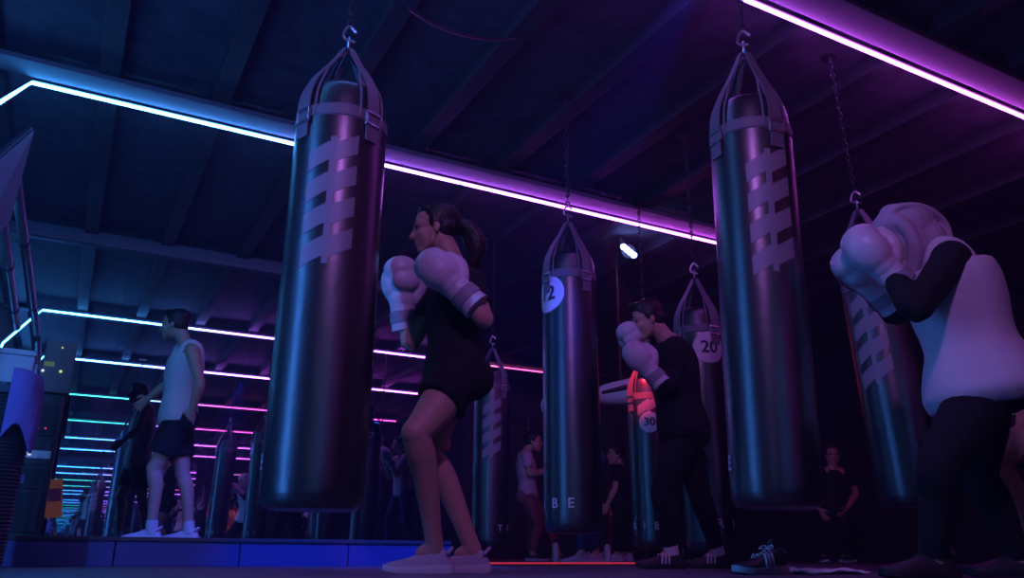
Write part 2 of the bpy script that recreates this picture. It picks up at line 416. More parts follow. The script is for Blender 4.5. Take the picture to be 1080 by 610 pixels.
heavy_bag('black heavy bag with a white disc numbered 20', z0=.10, h=1.55, R=.165, logo=None, text=-15, disc=('20', 22, 1.26, .106), **bag_at(738, 372, 5.25), apex=.24)
heavy_bag('slim blue-lit heavy bag hanging by the mirror right of the woman', z0=.13, h=1.56, R=.165, logo=0, text=30, **bag_at(518, 500, 7.4), apex=.24)
heavy_bag('swinging heavy bag below the gloves of the person in a head scarf', z0=.31, h=1.42, R=.165, logo=-22, text=60, **bag_at(921, 400, 4.25), apex=.24, tilt=-.045)

# ------------------------------------------------------------------ people
ZUP = V((0, 0, 1))
def head_shape(bm, c, fw, up, s=1.):
    fw = fw.normalized(); up = (up-fw*up.dot(fw)).normalized(); sd = fw.cross(up)
    P = lambda f_, z, x=0.: c+(fw*f_+up*z+sd*x)*s
    E = lambda f_, z, x, rf, rx, rz: ell(bm, P(f_, z, x), (fw*rf*s, sd*rx*s, up*rz*s))
    E(-.012, .035, 0, .096, .075, .086); E(.030, -.035, 0, .062, .059, .075); E(.040, .020, 0, .052, .060, .045)
    E(.066, -.098, 0, .022, .026, .018); E(.02, -.075, 0, .055, .052, .032)
    for x in (-1, 1):
        E(.058, -.030, .034*x, .026, .022, .022)      # cheek
        E(-.008, -.012, .073*x, .017, .008, .030)     # ear
        E(.082, .024, .026*x, .010, .022, .007)       # brow
        tube(bm, [P(.01, -.03, .056*x), P(.02, -.075, .050*x), P(.062, -.102, .014*x)], [.014*s, .014*s, .012*s], 10, 3)   # jaw
    tube(bm, [P(.086, .016), P(.098, -.012), P(.108, -.030)], [.007*s, .009*s, .0125*s], 10, 3)
    for x in (-1, 1): E(.098, -.034, .011*x, .010, .008, .008)
    E(.086, -.058, 0, .010, .022, .007); E(.085, -.069, 0, .010, .019, .007); E(.078, -.080, 0, .012, .016, .010)
    return P, E
def face_bits(par, c, fw, up, s=1.):
    fw = fw.normalized(); up = (up-fw*up.dot(fw)).normalized(); sd = fw.cross(up)
    for x in (-1, 1):
        bm = bmesh.new(); ell(bm, c+(fw*.080+up*.004+sd*(.030*x))*s, (fw*.008*s, sd*.014*s, up*.006*s), 12, 8); link('eye', bm, 'eye', par)
        bm = bmesh.new(); tube(bm, [c+(fw*.094+up*.030+sd*(.012*x))*s, c+(fw*.091+up*.034+sd*(.030*x))*s, c+(fw*.078+up*.028+sd*(.046*x))*s], [.003*s, .004*s, .002*s], 6, 3); link('eyebrow', bm, 'hair', par)
    bm = bmesh.new(); ell(bm, c+(fw*.093-up*.0595)*s, (fw*.005*s, sd*.019*s, up*.0045*s), 12, 8); ell(bm, c+(fw*.092-up*.068)*s, (fw*.005*s, sd*.016*s, up*.005*s), 12, 8)
    fuse('lips', bm, .0025, 1, 'lip', par)
def hand_shape(bm, w, d, n, thumb, s=1., curl=.5):
    """Palm, four fingers of different lengths and a thumb; d along the hand, n out of the palm, thumb sideways."""
    d = d.normalized(); n = (n-d*n.dot(d)).normalized(); sd = d.cross(n)
    if sd.dot(thumb) < 0: sd = -sd
    ell(bm, w+d*.048*s, (d*.052*s, sd*.040*s, n*.015*s)); tube(bm, [w-d*.02*s, w+d*.03*s], [.026*s, .030*s], 10, 2, True, (n, .6))
    for k, (o, L) in enumerate(((.030, .072), (.010, .082), (-.011, .076), (-.031, .058))):
        a = w+d*(.085-.004*abs(k-1))*s+sd*o*s; b1 = a+(d*math.cos(curl*.5)+n*math.sin(curl*.5))*(L*.45*s)+sd*o*.10*s
        c1 = b1+(d*math.cos(curl*1.3)+n*math.sin(curl*1.3))*(L*.32*s); e1 = c1+(d*math.cos(curl*2)+n*math.sin(curl*2))*(L*.23*s)
        tube(bm, [a-d*.02*s, a, b1, c1, e1], [.0095*s, .009*s, .0083*s, .0077*s, .0068*s], 8, 2)
    a = w+d*.022*s+sd*.028*s
    tube(bm, [a, a+(sd*.8+d*.6+n*.2).normalized()*.035*s, a+(sd*.55+d*.85+n*.35).normalized()*.068*s], [.014*s, .011*s, .008*s], 8, 3)
def glove(par, w, d, n, thumb, s=1., m='glove', strap='gmid'):
    """Boxing glove: mitt folded over the fist, thumb lobe, cuff and wrist strap."""
    d = d.normalized(); n = (n-d*n.dot(d)).normalized(); sd = d.cross(n)
    if sd.dot(thumb) < 0: sd = -sd
    bm = bmesh.new()
    ell(bm, w+(d*.105-n*.012)*s, (d*.082*s, sd*.066*s, n*.058*s)); ell(bm, w+(d*.150+n*.018)*s, (d*.052*s, sd*.064*s, n*.060*s))
    ell(bm, w+(d*.105+n*.045)*s, (d*.045*s, sd*.056*s, n*.035*s)); ell(bm, w+(d*.045)*s, (d*.055*s, sd*.050*s, n*.048*s))
    tube(bm, [w+(d*.035+sd*.040+n*.012)*s, w+(d*.080+sd*.066+n*.030)*s, w+(d*.128+sd*.062+n*.044)*s], [.024*s, .027*s, .024*s], 12, 3)
    g = fuse('boxing_glove', bm, .006, 4, m, par)
    bm = bmesh.new(); tube(bm, [w-d*.075*s, w-d*.02*s, w+d*.03*s], [.050*s, .045*s, .047*s], 16, 3, False, (n, .88)); link('cuff', bm, m, g)
    bm = bmesh.new(); tube(bm, [w-d*.045*s, w-d*.005*s], [.052*s, .050*s], 16, 2, False, (n, .88)); o = link('wrist_strap', bm, strap, g)
    return g
def shoe(par, an, td, L=.27, m='shoe', ms='sole', stripes=None, pitch=0., z=0.):
    """Running shoe: flared sole, upper, tongue, laces, stripes; an = ankle, td = toe direction."""
    td = V((td.x, td.y, 0)).normalized(); sd = ZUP.cross(td)
    o0 = V((an.x, an.y, z))-td*L*.24
    Rp = Matrix.Rotation(pitch, 3, sd)
    piv = o0+td*L*.72
    def T(f_, x, zz):
        q = o0+td*(f_*L)+sd*x+ZUP*zz; return piv+Rp@(q-piv)
    k = L/.27
    secs = [(-.02, .022, .045), (.04, .033, .075), (.14, .037, .098), (.26, .038, .095), (.38, .038, .085), (.52, .042, .070), (.66, .047, .058), (.80, .046, .050), (.92, .036, .042), (.985, .018, .034)]
    bm = bmesh.new(); rings = []
    for f_, w, hh in crom(secs, 3):
        w *= k; hh *= k; zb = .018*k; rings.append([T(f_, w*math.copysign(abs(math.cos(a))**.75, math.cos(a)), zb+(hh-zb)*max(0, math.sin(a))**.85) for a in [PI*i/14 for i in range(15)]]+[T(f_, 0, zb*.8)])
    quads(bm, rings); s = link('shoe', bm, m, par)
    bm = bmesh.new(); rings = []
    for f_, w, th in crom([(-.06, .018, .030), (-.02, .034, .034), (.12, .040, .034), (.35, .039, .030), (.60, .049, .027), (.82, .048, .024), (.95, .034, .022), (1.01, .014, .024)], 3):
        w *= k; th *= k; lift = .012*k*max(0, (f_-.7)/.3)**2+.006*k*max(0, -f_/.06)
        rings.append([T(f_, -w, th+lift), T(f_, -w*1.05, th*.5+lift), T(f_, -w*.95, lift), T(f_, w*.95, lift), T(f_, w*1.05, th*.5+lift), T(f_, w, th+lift)])
    quads(bm, rings); link('sole', bm, ms, s)
    bm = bmesh.new()
    for q in range(5):
        f_ = .30+.065*q; hh = (.096-.009*q)*k; tube(bm, [T(f_, -.026*k, hh*.80), T(f_+.01, 0, hh+.004), T(f_, .026*k, hh*.80)], .0032*k, 6, 4)
    for sg in (-1, 1):
        tube(bm, [T(.30, 0, .102*k), T(.27, .02*k*sg, .112*k), T(.33, .035*k*sg, .10*k), T(.34, .01*k*sg, .10*k)], .0026*k, 6, 4)
    link('laces', bm, ms, s)
    bm = bmesh.new(); tube(bm, [T(.05, .036*k, .078*k), T(-.015, 0, .098*k), T(.05, -.036*k, .078*k)], .008*k, 8, 4); tube(bm, [T(.26, 0, .094*k), T(.21, 0, .122*k)], [.017*k, .015*k], 10, 2, True, (td, .35)); link('collar', bm, m, s)
    if stripes:
        for sg in (-1, 1):
            bm = bmesh.new()
            for q in range(3):
                a, b_ = .36+.075*q, .30+.075*q
                tube(bm, [T(b_+.06, .0415*k*sg, .030*k), T((a+b_)/2+.02, .040*k*sg, .052*k), T(a-.03, .029*k*sg, .076*k)], .0055*k, 6, 3)
            link('side_stripes', bm, stripes, s)
    return s

def person(label, D, J, fwd, top='black', topm=None, bottom=.75, botm='black', hair='short', gloves=(), glove_m='glove', sleeves=(.55, .55), hand_curl=.6,
           shoes=('shoe', 'sole', None), toes=None, s=1., torso=1., head_up=None, z=0., group=None, voxel=.006, sk='skin', leg=1., long_sleeve=None, foot_pitch=(0, 0), hsc=1., gsc=1.15, loose=0., hem=.0, world=False, sock=None):
    """J: joints as (px, py, depth offset) -> world points; L/R are the person's own sides."""
    a = {k: (V(p) if world else on_h(p[0], p[1], D+p[2])) for k, p in J.items()}
    base = (a['aL']+a['aR'])/2; base.z = z
    t = thing('person', label, 'person', base, group)
    fr = lambda v: (R0*v[0]+FH*v[1]+ZUP*v[2]).normalized() if not world else V(v).normalized()
    fw = fr(fwd['head']); ch = fr(fwd['chest']); hp = fr(fwd.get('hip', fwd['chest']))
    up = fr(head_up) if head_up else ZUP
    hc = a['head']; hips = (a['hL']+a['hR'])/2; sh = (a['sL']+a['sR'])/2
    ss = (a['sL']-a['sR']).normalized(); hs = (a['hL']-a['hR']).normalized()
    ax = (sh-hips).normalized()
    for k in 'LR':
        a['a'+k].z = max(a['a'+k].z, z+.075)
    def torso_secs(off, t0, t1, wf=1., fl=0.):
        base_secs = [(-.16, .120, .085), (-.05, .168, .112), (.12, .160, .112), (.36, .132, .095), (.62, .152, .108), (.82, .162, .105), (.97, .135, .078), (1.06, .075, .055)]
        sm = crom(base_secs, 4); rings = []
        for q, w, d in sm:
            if q < t0-.001 or q > t1+.001: continue
            c = hips.lerp(sh, q); side = hs.lerp(ss, min(1, max(0, q))).normalized(); side = (side-ax*side.dot(ax)).normalized(); fr_ = side.cross(ax)
            w = (w*torso+off)*s*wf; d = (d*torso+off)*s; ff = fl*max(0, .28-q); w += ff; d += ff
            bend = ch*(.03*math.sin(PI*min(1, max(0, q))))*s*.3
            rings.append([c+bend+side*(w*math.copysign(abs(math.cos(u))**.85, math.cos(u)))+fr_*(d*math.copysign(abs(math.sin(u))**.85, math.sin(u))) for u in [2*PI*i/28 for i in range(28)]])
        return rings
    lr = [.088*leg*s, .082*leg*s, .062*leg*s, .052*leg*s, .056*leg*s, .050*leg*s, .036*leg*s, .034*leg*s]
    def leg_pts(k):
        h, kn, an = a['h'+k], a['k'+k], a['a'+k]
        back = (kn-(h+an)/2); back = -back.normalized() if back.length > .02 else -hp
        c1 = kn.lerp(an, .32)+back*.016*s
        return [h+ax*.02, h.lerp(kn, .35), h.lerp(kn, .80), kn, kn.lerp(an, .15)+back*.006*s, c1, kn.lerp(an, .80), an-ZUP*.02]
    def arm_pts(k):
        S, e, w = a['s'+k], a['e'+k], a['w'+k]; return [S, S.lerp(e, .30), S.lerp(e, .80), e, e.lerp(w, .25), e.lerp(w, .70), w]
    ar = [.054*s, .049*s, .040*s, .038*s, .041*s, .032*s, .026*s]
    # body
    bm = bmesh.new()
    quads(bm, torso_secs(0, -.2, 1.1))
    tube(bm, [sh-ax*.03, sh.lerp(hc, .45)-fw*.015, hc-up*.03-fw*.020*hsc], [.062*s, .053*s, .056*s], 14, 3)
    head_shape(bm, hc, fw, up, s*hsc)
    for k in 'LR':
        tube(bm, arm_pts(k), ar, 12, 3); ball(bm, a['s'+k], .058*s); tube(bm, leg_pts(k), lr, 16, 3)
        tube(bm, [sh+ax*.045*s-ch*.01, sh.lerp(a['s'+k], .65)+ax*.02*s], [.048*s, .050*s], 10, 2)
        ell(bm, a['h'+k]-hp*.05*s, (V((.085*s*leg, 0, 0)), V((0, .085*s*leg, 0)), V((0, 0, .09*s))))
        kd = (a['k'+k]-(a['h'+k]+a['a'+k])/2)
        ball(bm, a['k'+k]+(kd.normalized()*.012 if kd.length > .02 else hp*.012), .050*s*leg)
        if k not in gloves:
            d = (a['w'+k]-a['e'+k]).normalized(); sd = ss if k == 'R' else -ss
            hand_shape(bm, a['w'+k], d, sd*.8-ch*.2, ch+ZUP*.2, s, hand_curl)
        td = fr(toes[0 if k == 'L' else 1]) if toes else hp
        td = V((td.x, td.y, 0)).normalized()
        tube(bm, [a['a'+k]-ZUP*.01, a['a'+k]-ZUP*.035+td*.05*s], [.036*s, .030*s], 10, 2)
    fuse('body', bm, voxel, 5, sk, t)
    face_bits(t, hc, fw, up, s*hsc)
    # hair or head cover
    sdv = fw.cross(up).normalized()
    HP = lambda f_, zz, x=0.: hc+(fw*f_+up*zz+sdv*x)*s*hsc
    HE = lambda bm, f_, zz, x, rf, rx, rz: ell(bm, HP(f_, zz, x), (fw*rf*s*hsc, sdv*rx*s*hsc, up*rz*s*hsc))
    bm = bmesh.new()
    if hair in ('short', 'pony', 'cap'):
        HE(bm, -.022, .050, 0, .099, .083, .086); HE(bm, -.05, .0, 0, .062, .076, .07)
        HE(bm, .035, .090, 0, .048, .060, .032)
        for x in (-1, 1): HE(bm, -.012, .03, .058*x, .045, .025, .05)
        if hair == 'short':
            for q in range(10): HE(bm, .06-.016*q, .105-.002*q+.006*math.sin(q*2), .03*math.sin(q*1.7), .03, .035, .028)
        ho = fuse('hair', bm, .006, 4, 'hair', t)
        if hair == 'pony':
            bm = bmesh.new(); tube(bm, [HP(-.100, .005), HP(-.135, .005), HP(-.170, -.035), HP(-.195, -.09), HP(-.195, -.145), HP(-.175, -.20)], [.030*s, .042*s, .052*s, .054*s, .042*s, .012*s], 14, 4)
            for q in range(7): tube(bm, [HP(-.11, .0, -.01+.003*q), HP(-.17, -.03, -.04+.013*q), HP(-.215, -.10, -.04+.013*q), HP(-.18-.007*q, -.215, -.02+.007*q)], [.012*s, .016*s, .012*s, .003*s], 8, 4)
            pt = fuse('ponytail', bm, .006, 2, 'hair', t)
            bm = bmesh.new(); pts = [HP(-.112, .006)+(up*math.cos(2*PI*i/12)+sdv*math.sin(2*PI*i/12))*.034*s for i in range(13)]; tube(bm, pts, .008, 8, 1, False); link('hair_tie', bm, 'black', pt)
        if hair == 'cap':
            bm = bmesh.new(); HE(bm, -.012, .062, 0, .106, .086, .085); tube(bm, [HP(.06, .06), HP(.115, .056), HP(.160, .046)], [.070*s, .068*s, .05*s], 16, 3, True, (up, .16)); fuse('cap', bm, .006, 3, 'black', t)
    elif hair == 'scarf':
        HE(bm, -.020, .045, 0, .112, .096, .098); HE(bm, -.06, -.03, 0, .082, .092, .10); HE(bm, .005, -.02, 0, .080, .090, .095); HE(bm, .045, .070, 0, .062, .080, .055); HE(bm, -.10, -.02, 0, .07, .06, .07)
        for x in (-1, 1): tube(bm, [HP(.050, .06, .066*x), HP(.040, 0, .078*x), HP(.045, -.07, .066*x), HP(.055, -.115, .03*x)], [.028*s, .026*s, .028*s, .03*s], 10, 3)
        tube(bm, [HP(.05, -.125), HP(-.01, -.125), HP(-.08, -.13)], [.045*s, .075*s, .06*s], 14, 3)
        for q in range(7):      # folds running back from the brow
            x = -.075+.025*q; tube(bm, [HP(.085, .085, x*.7), HP(.02, .142-abs(x)*.4, x), HP(-.08, .11-abs(x)*.4, x), HP(-.15, .0, x*.7), HP(-.13, -.10, x*.6)], [.006*s, .012*s, .014*s, .012*s, .006*s], 8, 4)
        fuse('head_scarf', bm, .006, 2, 'scarf', t)
    # top
    topm = topm or top; off = .014+loose
    bm = bmesh.new()
    if long_sleeve:
        quads(bm, torso_secs(.008, .3, 1.06))
        for k in 'LR':
            pts = arm_pts(k); tube(bm, pts[:-1]+[a['e'+k].lerp(a['w'+k], .9)], [r_+.014*s for r_ in ar], 14, 3); ball(bm, a['s'+k], .072*s)
        fuse('undershirt', bm, .008, 4, long_sleeve, t); bm = bmesh.new(); off += .012
    quads(bm, torso_secs(off, -.10-hem, 1.0 if sleeves else .93, 1.0, .13 if loose >= .03 else 0))
    if sleeves:
        for i, k in enumerate('LR'):
            S, e = a['s'+k], a['e'+k]; fr2 = sleeves[i]
            tube(bm, [sh.lerp(S, .6), S, S.lerp(e, fr2*.5), S.lerp(e, fr2)], [.072*s, (.070+loose*.3)*s, (.062+loose*.3)*s, (.060+loose*.4)*s], 14, 3, False); ball(bm, S, (.070+loose*.3)*s)
        tube(bm, [sh-ax*.04, sh+ax*.035], [.10*s, .078*s], 16, 2, False)
    else:
        for k in 'LR':
            q = sh.lerp(a['s'+k], .52)
            tube(bm, [hips.lerp(sh, .72)+ch*.085*s*torso+ss*(.075 if k == 'L' else -.075)*s, q+ax*.01+ch*.05*s, q+ax*.055*s, q+ax*.01-ch*.06*s, hips.lerp(sh, .72)-ch*.085*s*torso+ss*(.075 if k == 'L' else -.075)*s], [.050*s, .044*s, .042*s, .044*s, .050*s], 12, 4)
    tp = fuse('top', bm, .008, 4, topm, t)
    # bottom
    bm = bmesh.new(); quads(bm, torso_secs(.012, -.2, .20))
    for k in 'LR':
        pts = leg_pts(k); h, kn, an = pts[0], a['k'+k], a['a'+k]
        ell(bm, a['h'+k]-hp*.05*s, (V((.098*s*leg, 0, 0)), V((0, .098*s*leg, 0)), V((0, 0, .10*s))))
        if bottom <= 1:
            tube(bm, [h, h.lerp(kn, bottom*.5), h.lerp(kn, bottom)], [lr[0]+.018, lr[1]+.020+loose*.3, lr[1]*(1-.18*bottom)+.020+loose*.5], 18, 3, False)
        else:
            tube(bm, pts[:-1]+[kn.lerp(an, bottom-1)], [r_+.012 for r_ in lr], 16, 3, False)
    fuse('leggings' if bottom > 1 else 'shorts', bm, .008, 4, botm, t)
    for i, k in enumerate('LR'):
        td = fr(toes[i]) if toes else hp
        shoe(t, a['a'+k], td, .268*s, shoes[0], shoes[1], shoes[2], foot_pitch[i], z)
        if sock:
            bm = bmesh.new(); an = a['a'+k]; tube(bm, [an-ZUP*.02, an.lerp(a['k'+k], .16)], [.043*s, .042*s], 14, 2, False); link('sock', bm, sock, t)
        if k in gloves:
            d = (a['w'+k]-a['e'+k]); tgt = J.get('g'+k)
            if tgt: d = (on_h(tgt[0], tgt[1], D+tgt[2]) if not world else V(tgt))-a['w'+k]
            inward = (ss if k == 'R' else -ss)
            glove(t, a['w'+k], d, inward*.75-ch*.25-ZUP*.15, ch*.1+ZUP*.3-ax*0+(-ch)*.4, s*gsc, glove_m)
    return t

# the ponytailed woman in guard
person('woman with a ponytail in black tee and shorts, white boxing gloves raised', 3.33, dict(
    head=(458, 242, 0), sL=(496, 300, -.13), sR=(472, 296, .17), eL=(512, 339, -.19), wL=(486, 308, -.22), gL=(452, 276, -.21), eR=(433, 364, .12), wR=(425, 328, .12), gR=(421, 292, .10),
    hL=(484, 398, -.07), hR=(476, 398, .09), kL=(439, 458, -.22), aL=(459, 574, -.03), kR=(452, 478, .06), aR=(499, 576, .10)),
    dict(head=(-1, -.12, -.14), chest=(-1, -.10, 0), hip=(-.9, -.3, 0)), hair='pony', gloves='LR', sleeves=(.62, .62), bottom=.50, loose=.006,
    toes=((-1, -.12, 0), (-.95, .02, 0)), s=.97, torso=1.0, leg=1.08, hsc=1.0, gsc=1.27, voxel=.005)
# the person in the head scarf
person('person in a pale head scarf and white tank over black sleeves, gloves at chin', 2.92, dict(
    head=(956, 252, 0), sL=(1003, 274, -.16), sR=(990, 276, .16), eL=(966, 326, -.24), wL=(941, 291, -.16), gL=(915, 264, -.15), eR=(945, 330, .10), wR=(925, 308, .06), gR=(905, 288, .03),
    hL=(1042, 408, -.09), hR=(1036, 406, .11), kL=(990, 492, -.14), aL=(985, 588, -.02), kR=(1030, 505, .16), aR=(1075, 590, .22)),
    dict(head=(-1, -.15, -.35), chest=(-.95, -.1, -.25), hip=(-.95, -.2, 0)), hair='scarf', gloves='LR', sleeves=None, long_sleeve='black', top='white', bottom=1.99, botm='black', loose=.030, hem=.16,
    toes=((-1, -.15, 0), (-1, .1, 0)), s=1.0, torso=1.08, head_up=(-.35, 0, 1), shoes=('bshoe', 'gdark', None), leg=1.1)
# the man walking along the stage
person('man in a white tank and dark shorts walking along the stage before the mirror', 6.15, dict(
    head=(184, 343, 0), sL=(203, 371, -.17), sR=(193, 370, .17), eL=(211, 405, -.20), wL=(203, 432, -.16), eR=(178, 404, .20), wR=(157, 420, .12),
    hL=(189, 443, -.08), hR=(186, 443, .08), kL=(163, 495, -.10), aL=(160, 560, -.08), kR=(193, 500, .08), aR=(200, 560, .10)),
    dict(head=(-1, -.05, -.08), chest=(-1, -.05, 0)), hair='short', sleeves=None, top='white', bottom=.72, botm='black', loose=.014, hem=.08,
    toes=((-1, -.05, 0), (-1, .05, 0)), s=1.0, z=ZS, voxel=.0055, shoes=('sole', 'sole', None), sock='white')
# the dark boxer between the bags
person('boxer all in black with white gloves between the bags numbered 12 and 20', 4.72, dict(
    head=(683, 338, 0), sL=(713, 368, -.16), sR=(704, 366, .16), eL=(708, 408, -.20), wL=(688, 394, -.22), gL=(672, 376, -.2), eR=(686, 395, .12), wR=(676, 376, .06), gR=(664, 356, .04),
    hL=(723, 456, -.08), hR=(720, 456, .08), kL=(698, 520, -.10), aL=(708, 582, -.08), kR=(738, 522, .10), aR=(757, 582, .16)),
    dict(head=(-1, -.1, -.30), chest=(-1, -.05, -.15), hip=(-1, -.1, 0)), hair='short', gloves='LR', long_sleeve='black', top='black', bottom=1.92, botm='black', loose=.012,
    toes=((-1, -.2, 0), (-1, 0, 0)), s=1.0, shoes=('bshoe', 'gdark', 'letter'), head_up=(-.3, 0, 1), sock='white')
# far man beside bag 12
person('far person in a pale-sleeved top and red-lit leggings left of the bag numbered 12', 9.6, dict(
    head=(563, 466, 0), sL=(551, 482, .17), sR=(556, 482, -.17), eL=(566, 500, .22), wL=(578, 494, .2), eR=(558, 500, -.18), wR=(575, 499, -.15),
    hL=(556, 525, .09), hR=(557, 525, -.09), kL=(580, 556, .1), aL=(588, 584, .1), kR=(568, 556, -.1), aR=(561, 584, -.08)),
    dict(head=(1, -.2, -.05), chest=(1, -.1, 0)), hair='short', sleeves=(.6, .6), top='white', topm='pink', bottom=1.9, botm=mat('red_lit_cloth', (.35, .10, .12), .8, bump=.3), s=.98,  # red light painted into the leggings colour
    shoes=('bshoe', 'sole', None), toes=((1, 0, 0), (1, -.1, 0)))
person('far standing person in dark clothes between the bags numbered 12 and 30', 9.9, dict(
    head=(649, 480, 0), sL=(652, 496, -.17), sR=(654, 496, .17), eL=(648, 517, -.2), wL=(641, 532, -.16), eR=(652, 517, .2), wR=(648, 534, .16),
    hL=(656, 536, -.09), hR=(656, 536, .09), kL=(653, 562, -.1), aL=(651, 584, -.1), kR=(659, 562, .1), aR=(661, 584, .1)),
    dict(head=(-1, -.3, 0), chest=(-1, -.2, 0)), hair='short', sleeves=(.6, .6), top='black', bottom=1.92, s=1.0, shoes=('sole', 'sole', None), toes=((-1, -.3, 0), (-1, 0, 0)))
person('far dim person facing us right of the large strapped bag', 9.4, dict(
    head=(878, 480, 0), sL=(896, 500, 0), sR=(862, 500, 0), eL=(903, 522, -.02), wL=(893, 537, -.12), eR=(856, 522, -.02), wR=(865, 538, -.12),
    hL=(888, 541, 0), hR=(872, 541, 0), kL=(890, 566, -.06), aL=(891, 588, 0), kR=(870, 566, -.06), aR=(868, 588, 0)),
    dict(head=(-.2, -1, -.1), chest=(-.1, -1, 0)), hair='short', sleeves=(.6, .6), top='black', bottom=1.92, s=1.0, shoes=('bshoe', 'sole', None), toes=((.2, -1, 0), (-.2, -1, 0)))
# half seen person at the frame's edge
person('person in white shirt and black shorts at the right picture edge, bare bent knee', 3.75, dict(
    head=(1140, 312, 0), sL=(1128, 345, -.17), sR=(1122, 345, .17), eL=(1085, 410, -.22), wL=(1078, 450, -.2), eR=(1085, 405, .2), wR=(1066, 372, .12), gR=(1050, 350, .12),
    hL=(1106, 448, -.08), hR=(1104, 448, .09), kL=(1050, 486, -.12), aL=(1096, 578, -.06), kR=(1100, 520, .12), aR=(1130, 584, .2)),
    dict(head=(-1, -.1, -.1), chest=(-.95, -.1, -.15), hip=(-1, -.1, 0)), hair='short', gloves='', sleeves=(.6, .6), top='white', bottom=.70, botm='black', s=1.0, loose=.03, hem=.06,
    toes=((-1, -.1, 0), (-1, 0, 0)))
# boxer working the far side of bag 12, seen in the mirror
q = V((4.02, 6.10, 0)); dx, dy = V((1, 0, 0)), V((0, 1, 0))
W = lambda x, y, zz: tuple(q+V((x, y, zz)))
person('boxer in a pink top seen in the mirror, standing behind the bag numbered 12', 0, dict(
    head=W(-.06, 0, 1.50), sL=W(-.03, -.16, 1.30), sR=W(-.0, .16, 1.30), eL=W(-.12, -.17, 1.08), wL=W(-.20, -.10, 1.27), gL=W(-.26, -.08, 1.40), eR=W(-.14, .18, 1.08), wR=W(-.22, .12, 1.25), gR=W(-.30, .1, 1.36),
    hL=W(.03, -.09, .86), hR=W(.03, .09, .86), kL=W(-.12, -.11, .48), aL=W(-.10, -.10, .09), kR=W(.06, .11, .47), aR=W(.20, .12, .09)),
    dict(head=(-1, -.1, -.1), chest=(-1, 0, 0)), hair='pony', gloves='LR', sleeves=(.6, .6), top='pink', bottom=1.92, botm='navy', s=.94, world=True, toes=((-1, 0, 0), (-1, .1, 0)))

# ------------------------------------------------------------------ left corner: rack, box, bin, screen, pipes
Yr = 6.9
x1 = on_y(57, 480, Yr).x; x0 = x1-.60; zt = on_y(40, 414, Yr).z
t = thing('equipment_rack', 'black equipment rack with tiny lit indicators standing at the left edge', 'rack', ((x0+x1)/2, Yr+.25, ZS))
link('casing', bbox((x0, Yr, ZS), (x1, Yr+.5, zt), .01), 'metal', t, smooth=False)
for k, (ya, yb) in enumerate(((425, 460), (466, 490), (494, 516), (520, 562))):
    za, zb = on_y(40, yb, Yr).z, on_y(40, ya, Yr).z
    d = link('device', bbox((x0+.03, Yr-.02, za), (x1-.03, Yr+.01, zb), .004), 'wall' if k != 1 else 'beam', t, smooth=False)
    def led(px, py, r_, m):
        bm = bmesh.new(); ball(bm, on_y(px, py, Yr-.022), r_); link('indicator', bm, m, d)
    if k == 0:
        led(36, 441, .010, 'led_r'); led(41, 440, .008, 'led_r'); led(33, 445, .008, 'led_w'); led(48, 452, .006, 'led_r')
        for q2 in range(3):
            bm = bmesh.new(); pp = on_y(22+9*q2, 452, Yr-.02); tube(bm, [pp, pp-V((0, .025, 0))], .012, 10, 1); link('knob', bm, 'plastic', d)
    if k == 1:
        led(25, 478, .010, 'led_w'); led(31, 479, .010, 'led_w')
        pp = on_y(32, 479, Yr-.022); link('display', bbox(pp-V((.12, .0, .028)), pp+V((.13, .006, .028)), .002), 'plastic', d, smooth=False)
    if k == 2:
        pp = on_y(17, 505, Yr-.022); link('label_plate', bbox(pp-V((.05, .0, .03)), pp+V((.05, .006, .03)), .002), 'towel', d, smooth=False)
xa, xb = on_y(44, 390, Yr).x, on_y(77, 390, Yr-.02).x; zb2 = on_y(60, 360, Yr).z
t = thing('equipment_case', 'grey-brown box with small lights standing on top of the black rack', 'box', ((xa+xb)/2, Yr+.22, zt))
link('case_body', bbox((xa, Yr-.03, zt+.004), (xb, Yr+.42, zb2), .014), 'brown', t, smooth=False)
for px, py, m, r_ in ((42+22, 392, 'led_y', .010), (45, 391, 'led_w', .010), (66, 367, 'led_y', .006)):
    bm = bmesh.new(); ball(bm, on_y(px, py, Yr-.032), r_); link('indicator', bm, m, t)
pp = on_y(52, 384, Yr-.032); link('label_plate', bbox(pp-V((.035, 0, .018)), pp+V((.035, .005, .018)), .002), 'label_y', t, smooth=False)
bm = bmesh.new()
for sx in (xa+.04, xb-.04):
    for sy in (Yr+.02, Yr+.36): box(bm, (sx, sy, zt+.004), (.04, .04, .008))
link('foot', bm, 'metal', t, smooth=False)
# glowing orange card put in for a poster's reflection beside the rack
p0 = on_y(57, 526, YM-.015); 
t = thing('notice_card', 'small orange and pink card fixed low on the mirror beside the rack', 'sign', p0)
rt = Matrix.Rotation(-.12, 3, 'Y')
bm = bmesh.new(); box(bm, p0, (.13, .006, .33), .002, rt); link('card', bm, 'orange', t, smooth=False)
bm = bmesh.new(); box(bm, p0+V((0, -.005, .03)), (.10, .004, .11), .001, rt); link('print_patch', bm, 'pinkcard', t, smooth=False)
